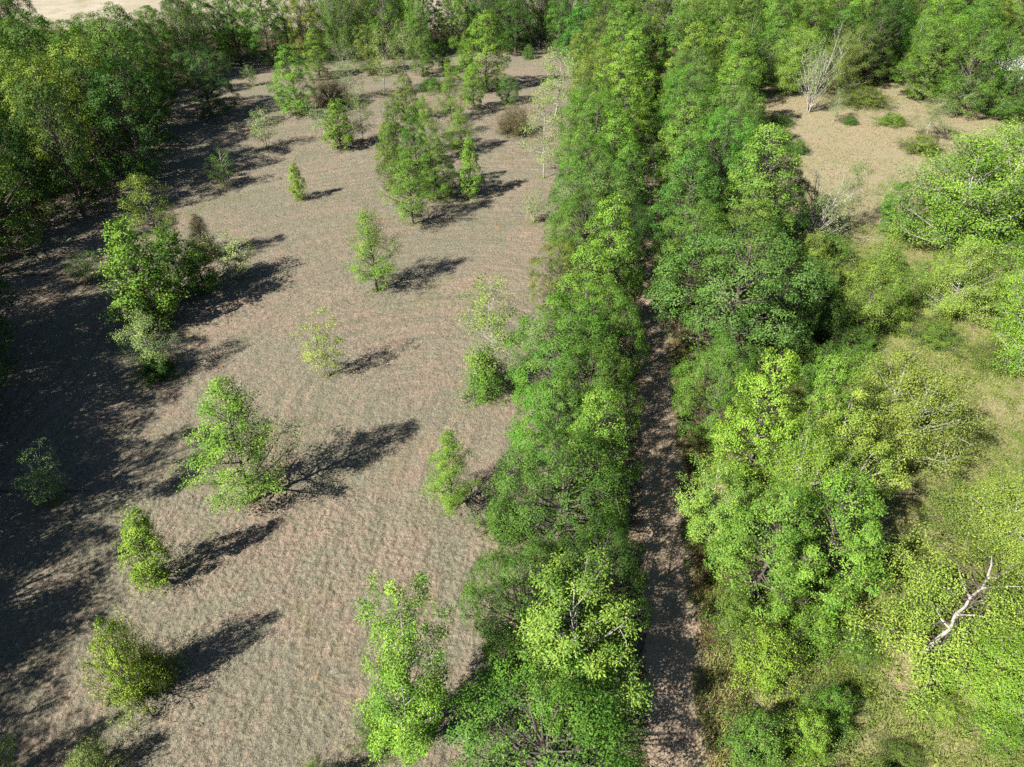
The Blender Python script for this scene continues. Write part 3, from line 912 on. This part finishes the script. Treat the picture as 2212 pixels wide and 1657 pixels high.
GU = 'shrubs between track and meadow'
for r in [
    ('bush', 13.4, 20.6, 3.6, 4.4, 'lime', 'broad lime shrub beside the near end of the track'),
    ('bush', 11.9, 16.4, 3.2, 3.6, 'green', 'deep green shrub in shade at the bottom of the track'),
    ('bush', 14.4, 16.6, 3.2, 2.8, 'lime', 'upright lime shrub beside the shaded deep green one'),
    ('bush', 16.2, 18.2, 2.4, 3.2, 'mid', 'mid green shrub between lime shrubs and meadow'),
    ('bush', 12.6, 23.6, 2.6, 3.4, 'moss', 'dull shrub between the dense lime tree and the track'),
    ('bush', 16.6, 22.6, 2.6, 3.6, 'spring', 'leafy shrub under the near edge of the lime trees'),
        ('bush', 13.2, 13.2, 3.0, 3.4, 'dark', 'dark shrub at the very bottom by the track'),
    ('bush', 16.8, 14.0, 2.6, 3.2, 'spring', 'light shrub at the bottom edge of the meadow'),
    ('bush', 27.2, 52.0, 4.6, 5.0, 'dark', 'dark rounded shrub against the shaded oak'),
    ('bush', 25.0, 46.0, 3.6, 4.2, 'green', 'green shrub by the deep shade of the huge oak'),
    ('bush', 30.0, 60.0, 4.0, 4.4, 'moss', 'dull shrub between the lime narrow tree and the dark oak'),
    ('brush', 18.4, 39.4, 4.2, 3.4, 'olive', 'bare grey brush between the two lime spires'),
    ('brush', 22.6, 29.8, 2.2, 3.0, 'olive', 'bare grey brush below the forked tree'),
]:
    plant(*r, 'dead brush' if r[0] == 'brush' else GU)

# ------------------------------------------------------------------ open trees and shrubs of the meadow and the clearing
GS = 'open trees of the meadow'
plant('pecan', 26.8, 37.0, 9.0, 7.8, 'yel', 'wide forked yellow-green tree with a dark shadow on the meadow', GS, var=0)
plant('twiggy', 29.2, 31.4, 2.7, 4.4, 'moss', 'rounded olive bush alone in the meadow', 'meadow shrubs', var=0)
px('pecan', 2196, 800, 470, 190, 'lime', 'bright lime tree with white trunk at the edge of the frame', GS, var=1)
plant('pecan', 41.0, 56.5, 8.0, 6.5, 'yel', 'yellow-green tree behind the white-trunked one', GS, var=3)
px('pecan', 2055, 552, 272, 285, 'spring', 'broad tree with several pale forking trunks by the clearing', GS, var=2)
px('oak', 1935, 508, 395, 105, 'emer', 'rounded emerald tree at the foot of the pale-trunked one', GS, var=2)
px('bare', 1757, 528, 345, 120, 'pale', 'nearly leafless grey-limbed tree by the tree row', GS, var=0)
px('thin', 1815, 500, 350, 70, 'sage', 'thin leafy tree behind the nearly leafless one', GS, var=0)
px('loose', 1848, 742, 478, 105, 'yel', 'narrow yellow-lime tree at the edge of the row shadow', GS, var=3)
px('bare', 1746, 242, 48, 85, 'pale', 'leafless cluster of pale stems on the dry clearing', GS, var=1)
px('bush', 1868, 226, 186, 120, 'moss', 'spreading low shrub behind the leafless stems', 'clearing shrubs', var=0)
px('bush', 1835, 268, 250, 40, 'mid', 'small shrub before the leafless stems', 'clearing shrubs', var=1)
px('twiggy', 1680, 268, 244, 70, 'mid', 'low shrub where the row meets the clearing', 'clearing shrubs', var=0)
px('bush', 1925, 268, 244, 70, 'spring', 'grassy green tuft of shrub on the clearing', 'clearing shrubs', var=2)
plant('oak', 77, 113, 6.0, 8.6, 'mid', 'wide dense tree covering the near end of the white roof', GS, var=3)
plant('oak', 85.5, 114, 6.4, 9.5, 'mid', 'wide dense tree in front of the white roof at the frame edge', GS, var=1)
px('pecan', 2150, 440, 262, 190, 'yel', 'yellowish open tree beyond the clearing', GS, var=0)
px('thin', 1998, 300, 205, 80, 'sage', 'thin dull tree at the far side of the clearing', GS, var=1)
px('thin', 1800, 262, 190, 40, 'pale', 'thin sapling beside the leafless stems', GS, var=2)
plant('bush', 34.0, 60.5, 3.4, 6.0, 'moss', 'dull thicket in the middle of the meadow', 'meadow shrubs', var=3)
plant('bush', 37.5, 52.0, 2.2, 4.6, 'moss', 'low thicket nearer the white-trunked tree', 'meadow shrubs', var=1)
plant('bush', 38.0, 64.0, 3.0, 5.0, 'spring', 'weedy thicket under the pale-trunked tree', 'meadow shrubs', var=2)
plant('bush', 26.4, 19.6, 1.2, 3.2, 'spring', 'low weeds in the near meadow', 'meadow shrubs', var=0)
plant('bush', 30.5, 17.2, 2.6, 2.6, 'lime', 'lime shrub in the bottom corner of the meadow', 'meadow shrubs', var=3)
plant('bush', 19.0, 16.0, 1.0, 2.4, 'moss', 'low weed clump near the bottom edge of the meadow', 'meadow shrubs', var=2)

scrub = [(19.2, 22.0, 1.4, 2.6), (28.6, 46.0, 3.0, 4.6), (29.6, 50.6, 2.6, 4.4),
         (31.5, 55.0, 3.4, 5.0), (27.5, 57.5, 4.2, 5.0), (33.0, 66.0, 3.6, 5.0), (30.5, 64.5, 4.6, 5.0)]
for i, (x, y, h, w) in enumerate(scrub):
    plant('bush', x, y, h, w, ['moss', 'spring', 'mid'][i % 3], '%s scrub clump, counting from the camera, along the meadow edge of the row' % ordinal(i), 'scrub along the row')
scrub = [(35.0, 55.5, 2.4, 4.6), (40.5, 48.5, 2.0, 4.0), (36.5, 58.5, 2.2, 4.4), (41.5, 61.0, 3.2, 5.0), (44.0, 63.5, 3.4, 5.2), (47.5, 60.0, 4.2, 6.0), (44.5, 55.0, 5.0, 6.0)]
for i, (x, y, h, w) in enumerate(scrub):
    plant(['bush', 'twiggy'][i % 2], x, y, h, w, ['yel', 'moss', 'spring'][i % 3], '%s low thicket, from the track outwards, between meadow and pale-trunked tree' % ordinal(i), 'thickets of the upper meadow')
scrub = [(28.2, 16.4, 1.3, 3.4), (24.5, 17.5, 1.0, 3.0), (22.0, 18.6, 1.0, 2.6), (31.0, 21.0, 1.6, 3.6), (32.5, 26.0, 1.8, 3.4)]
for i, (x, y, h, w) in enumerate(scrub):
    plant('bush', x, y, h, w, ['yel', 'spring', 'yel'][i % 3], '%s low leafy patch round the fallen tree, nearest the bottom edge first' % ordinal(i), 'weeds round the fallen tree')
plant('pecan', 31.4, 28.6, 5.6, 7.4, 'yel', 'light green tree crowding the far end of the fallen trunk', GS, var=1)
plant('pecan', 31.0, 21.2, 5.0, 7.0, 'lime', 'leafy tree between the fallen trunk and the frame edge', GS, var=3)
plant('pecan', 25.4, 19.6, 4.2, 6.0, 'lime', 'low spreading tree in front of the fallen trunk', GS, var=0)
px('pecan', 2230, 560, 300, 200, 'spring', 'light green tree cut by the frame edge behind the white-trunked one', GS, var=2)
px('thin', 1900, 480, 380, 60, 'spring', 'thin leafy tree on the clearing side of the emerald one', GS, var=0)
px('bush', 1990, 330, 290, 90, 'moss', 'dull shrub on the dry clearing before the thin dull tree', 'clearing shrubs', var=3)
px('bush', 1770, 470, 420, 60, 'spring', 'light shrub on the clearing behind the grey-limbed tree', 'clearing shrubs', var=1)
px('bush', 1720, 330, 300, 50, 'mid', 'green shrub on the shaded rim of the clearing', 'clearing shrubs', var=2)
# more of the upper field
px('gum', 690, 168, 62, 70, 'spring', 'light tree standing alone before the far tree line', G4, var=3)
px('thin', 760, 215, 95, 70, 'sage', 'open dull tree beside the brown scrub of the upper field', G4, var=2)
px('gum', 800, 160, 52, 62, 'moss', 'dull tree nearest the almost leafless one', G4, var=4)
px('loose', 1005, 190, 78, 62, 'spring', 'cone-shaped tree leaning on the large light green one', G4, var=0)
px('gum', 880, 262, 160, 60, 'moss', 'dull tree behind the spires of the central clump', G3, var=2)
px('loose', 920, 330, 205, 66, 'spring', 'light tree between the spires of the central clump', G3, var=0)
px('bush', 935, 195, 165, 60, 'mid', 'dark low shrub at the foot of the tall dark spire', 'shrubs in the field', var=1)

# a tree lying across the meadow, still in leaf
def fallen_tree():
    rng = np.random.default_rng(31)
    root = bpy.data.objects.new('fallen_tree', None)
    COL.objects.link(root)
    fx, fy = at(2000, 1412, 1.6)
    ex, ey = at(2135, 1245, 3.6)
    root.location = (fx, fy, 0)
    tag(root, 'fallen tree in yellow-green leaf with a white broken trunk lying on the meadow', 'fallen tree')
    t = Tubes()
    q = np.linspace(0, 1, 8)[:, None]
    a, c = np.array([0, 0, 1.6]), np.array([ex - fx, ey - fy, 3.6])
    b = (a + c) / 2 + np.array([0.25, -0.2, 0.35])
    tr = a * (1 - q) ** 2 + 2 * b * q * (1 - q) + c * q ** 2
    tr = tr + rng.normal(0, 0.11, (8, 3))
    t.add(tr, np.linspace(0.115, 0.05, 8), 9)
    for f_, an, ln in ((2, 1.2, 1.5), (3, -1.0, 1.9), (5, 0.9, 1.7), (6, -0.8, 2.0), (7, 0.35, 1.6), (7, -0.5, 1.3)):
        dd = (c - a) / np.linalg.norm(c - a)
        e_ = np.array([dd[0] * math.cos(an) - dd[1] * math.sin(an), dd[0] * math.sin(an) + dd[1] * math.cos(an), 0.25]) * ln
        t.add(np.stack([tr[f_], tr[f_] + e_ * 0.5 + rng.normal(0, 0.09, 3), tr[f_] + e_]), [0.07, 0.05, 0.015], 6)
    obj('trunk', t.mesh('fallen_trunk', M_PALE), root)
    P, Ct, Ax = [], [], []
    for i in range(46):
        f = (i + rng.uniform()) / 46
        p = a * (1 - f) ** 2 + 2 * b * f * (1 - f) + c * f ** 2
        az = rng.uniform(0, 6.28)
        d = nrm(np.array([math.cos(az), math.sin(az), rng.uniform(-0.36, 0.36)]) + np.array([0.05, -0.05, 0]))
        ln = rng.uniform(1.8, 5.0)
        e = p + d * ln
        e[2] = max(e[2], 0.4)
        m_ = (p + e) / 2 + rng.normal(0, 0.2, 3)
        k = np.linspace(0, 1, 5)[:, None]
        lp = p * (1 - k) ** 2 + 2 * m_ * k * (1 - k) + e * k ** 2
        tl = Tubes()
        tl.add(lp, np.linspace(0.035, 0.008, 5), 5)
        for j in range(9):
            g = rng.uniform(0.25, 1.0)
            s = p * (1 - g) ** 2 + 2 * m_ * g * (1 - g) + e * g ** 2
            e2 = s + nrm(d + rng.normal(0, 0.7, 3) + np.array([0, 0, 0.2])) * rng.uniform(0.5, 1.3)
            tl.add(np.stack([s, (s + e2) / 2 + rng.normal(0, 0.05, 3), e2]), [0.016, 0.011, 0.006], 3)
            ct = rng.uniform()
            for w in range(3):
                P.append(s + (e2 - s) * rng.uniform(0.4, 1.05))
                Ct.append(ct)
                Ax.append(p)
        obj('limb', tl.mesh('fallen_limb', M_BARK), root)
    P, Ct, Ax = np.array(P), np.array(Ct), np.array(Ax)
    idx = np.repeat(np.arange(len(P)), 20)
    pos = P[idx] + rng.normal(0, 0.24, (len(idx), 3))
    pos[:, 2] = np.maximum(pos[:, 2], 0.08)
    ax_ = (c - a)[:2] / np.linalg.norm((c - a)[:2])
    al = pos[:, :2] @ ax_
    across = np.abs(pos[:, 0] * ax_[1] - pos[:, 1] * ax_[0])
    tz = np.interp(al / np.linalg.norm((c - a)[:2]), [0, 1], [a[2], c[2]])
    keep = ~((across < 0.32 + 0.25 * np.sin(al * 2.1)) & (pos[:, 2] > tz - 0.3) & (al > -0.6))      # the bare trunk lies on top
    pos, idx = pos[keep], idx[keep]
    o = obj('crown', leaf_mesh('fallen_crown', rng, pos, P[idx], Ct[idx], 0.125, 0.5, Ax[idx], M_LEAF, upb=0.8), root)
    o.color = C['yel'] + (1.0,)
fallen_tree()
def fallen_limb():
    t = Tubes()
    t.add([(0, 0, 0.08), (0.5, 0.55, 0.16), (1.1, 1.05, 0.2), (1.7, 1.5, 0.3)], [0.09, 0.085, 0.07, 0.05], 7)
    t.add([(1.0, 0.97, 0.2), (1.2, 1.4, 0.3), (1.25, 1.8, 0.42)], [0.05, 0.035, 0.02], 5)
    o = obj('fallen_limb', t.mesh('fallen_limb', M_PALE))
    x, y = at(1978, 1520)
    o.location = (x, y, 0.1)
    tag(o, 'short white dead limb lying in the grass below the fallen tree', 'branch')
fallen_limb()

# ------------------------------------------------------------------ the woods
def inside(poly, x, y):
    c = False
    j = len(poly) - 1
    for i in range(len(poly)):
        xi, yi = poly[i]
        xj, yj = poly[j]
        if (yi > y) != (yj > y) and x < (xj - xi) * (y - yi) / (yj - yi) + xi:
            c = not c
        j = i
    return c

def fill(poly, gap, seed, tries=6000):
    rng = np.random.default_rng(seed)
    xs = [p[0] for p in poly]
    ys = [p[1] for p in poly]
    pts = []
    for _ in range(tries):
        x, y = rng.uniform(min(xs), max(xs)), rng.uniform(min(ys), max(ys))
        if inside(poly, x, y) and all((x - a) ** 2 + (y - b) ** 2 > gap * gap for a, b in pts):
            pts.append((x, y))
    return pts

LOOK = dict(dark='dark green', deep='blackish green', mid='mid green', moss='dull green', gold='golden green', yel='yellow-green', spring='light green',
            green='fresh green', grey='grey-green', sage='grey-green', lime='lime green', pale='pale green', emer='emerald')

def wood(poly, gap, seed, hr, wr, cols, place, group, depth_of, band, kinds=('wood',), special=None, skip=None):
    rng = np.random.default_rng(seed + 1)
    pts = fill(poly, gap, seed)
    ranks = {}
    for x, y in pts:
        ranks.setdefault(int(depth_of(x, y) // band), []).append((x, y))
    for n_, k in enumerate(sorted(ranks)):
        seen = {}
        for x, y in sorted(ranks[k], key=lambda p: p[1] if band_axis == 'x' else p[0]):
            col = rng.choice(cols)
            if special:
                col = special(x, y) or col
            i = seen.get(col, 0)
            seen[col] = i + 1
            lab = '%s %s crown from %s, %s rank of %s' % (ordinal(i), LOOK[col], count_from, ordinal(n_), place)
            if skip and skip(x, y):
                continue
            plant(str(rng.choice(kinds)), x, y, rng.uniform(*hr), rng.uniform(*wr), str(col), lab, group)

band_axis, count_from = 'x', 'the camera end'
def gold(x, y):  # yellow-green crowns; sunlight on the upper wood also put into lighter leaf colours
    if 78 < y < 98 and -66 < x < -53:
        return 'gold'
    if 98 <= y < 116 or (y > 70 and x < -62):
        return 'mid'
edge = [(-54, 58), (-51, 70), (-49, 79), (-44.5, 85.5), (-49, 95), (-52, 104), (-60, 124), (-66, 142), (-84, 152), (-112, 150), (-100, 100), (-80, 58)]
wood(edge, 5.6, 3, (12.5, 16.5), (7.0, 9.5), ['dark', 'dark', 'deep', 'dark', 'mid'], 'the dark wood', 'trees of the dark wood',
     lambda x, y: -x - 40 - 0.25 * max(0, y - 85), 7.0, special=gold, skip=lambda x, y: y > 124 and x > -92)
# the same wood runs on towards the camera outside the frame; its long shadow lies over the field
near = [(-52, 58), (-43, 44), (-39, 32), (-37.5, 20), (-35, 8), (-33, -4), (-50, -4), (-62, 20), (-66, 50)]
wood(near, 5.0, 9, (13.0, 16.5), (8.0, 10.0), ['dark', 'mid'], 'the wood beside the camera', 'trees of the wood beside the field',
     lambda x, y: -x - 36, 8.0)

band_axis, count_from = 'y', 'the dark wood'
far = [(-62, 128), (-50, 142), (-30, 148), (-10, 153), (8, 153), (22, 150), (30, 158), (30, 170), (0, 166), (-30, 164), (-64, 150)]
wood(far, 5.4, 21, (11.0, 15.0), (6.0, 8.6), ['dark', 'mid', 'mid', 'deep', 'moss', 'spring'], 'the far tree line', 'far tree line',
     lambda x, y: y - 0.2 * x - 120, 11.0, kinds=('wood', 'wood', 'gum', 'pecan'))
ne = [(38, 123), (50, 126), (62, 128), (68, 124), (66, 114), (74, 110), (92, 118), (118, 116), (140, 150), (130, 180), (60, 182), (36, 168), (34, 140)]
count_from = 'the track side'
wood(ne, 6.0, 33, (10.5, 14.5), (7.0, 9.6), ['mid', 'spring', 'green', 'moss', 'spring', 'green', 'dark'], 'the wood past the clearing', 'wood past the clearing',
     lambda x, y: y - 100, 11.0, kinds=('wood', 'gum', 'pecan', 'wood'),
     skip=lambda x, y: 0.62 * y < x < 0.80 * y and 116 < y < 148)   # open ground before the shed

# ------------------------------------------------------------------ white-roofed shed half hidden behind the trees
def box(name, lo, hi, mat, parent):
    x0, y0, z0 = lo
    x1, y1, z1 = hi
    v = [(x0, y0, z0), (x1, y0, z0), (x1, y1, z0), (x0, y1, z0), (x0, y0, z1), (x1, y0, z1), (x1, y1, z1), (x0, y1, z1)]
    f = [(0, 3, 2, 1), (4, 5, 6, 7), (0, 1, 5, 4), (1, 2, 6, 5), (2, 3, 7, 6), (3, 0, 4, 7)]
    return obj(name, build_mesh(name, np.array(v), np.array(f), 4, mat), parent)
def shed():
    root = bpy.data.objects.new('shed', None)
    COL.objects.link(root)
    x, y = at(2150, 134, 3.0)
    root.location = (x + 4, y, 0)
    root.rotation_euler = (0, 0, 0.12)
    tag(root, 'long low shed with a white metal roof among the trees', 'shed')
    Lh, W, e, r = 9.5, 3.2, 2.7, 4.0
    box('wall', (-Lh, -W, 0), (Lh, -W + 0.12, e), M_SHED, root)
    box('wall', (-Lh, W - 0.12, 0), (Lh, W, e), M_SHED, root)
    box('wall', (-Lh, -W + 0.122, 0), (-Lh + 0.12, W - 0.122, e), M_SHED, root)
    box('wall', (Lh - 0.12, -W + 0.122, 0), (Lh, W - 0.122, e), M_SHED, root)
    box('door', (-1.2, -W - 0.05, 0.02), (1.2, -W - 0.004, 2.2), M_ROOF, root)
    for s in (-1, 1):
        npan = 10
        for i in range(npan):
            x0, x1 = -Lh - 0.3 + i * (2 * Lh + 0.6) / npan, -Lh - 0.3 + (i + 1) * (2 * Lh + 0.6) / npan - 0.02
            xs = np.linspace(x0, x1, 13)
            zz = np.where(np.arange(13) % 2 == 0, 0.0, 0.05)
            v, f = [], []
            for a, zc in zip(xs, zz):
                v += [(a, s * (W + 0.4), e - 0.12 + zc + 0.03), (a, s * 0.03, r + zc)]
            for q in range(12):
                f.append((2 * q, 2 * q + 2, 2 * q + 3, 2 * q + 1) if s < 0 else (2 * q, 2 * q + 1, 2 * q + 3, 2 * q + 2))
            obj('roof_panel', build_mesh('roof_panel', np.array(v), np.array(f), 4, M_ROOF), root)
    box('ridge_cap', (-Lh - 0.32, -0.18, r + 0.02), (Lh + 0.32, 0.18, r + 0.10), M_ROOF, root)
shed()
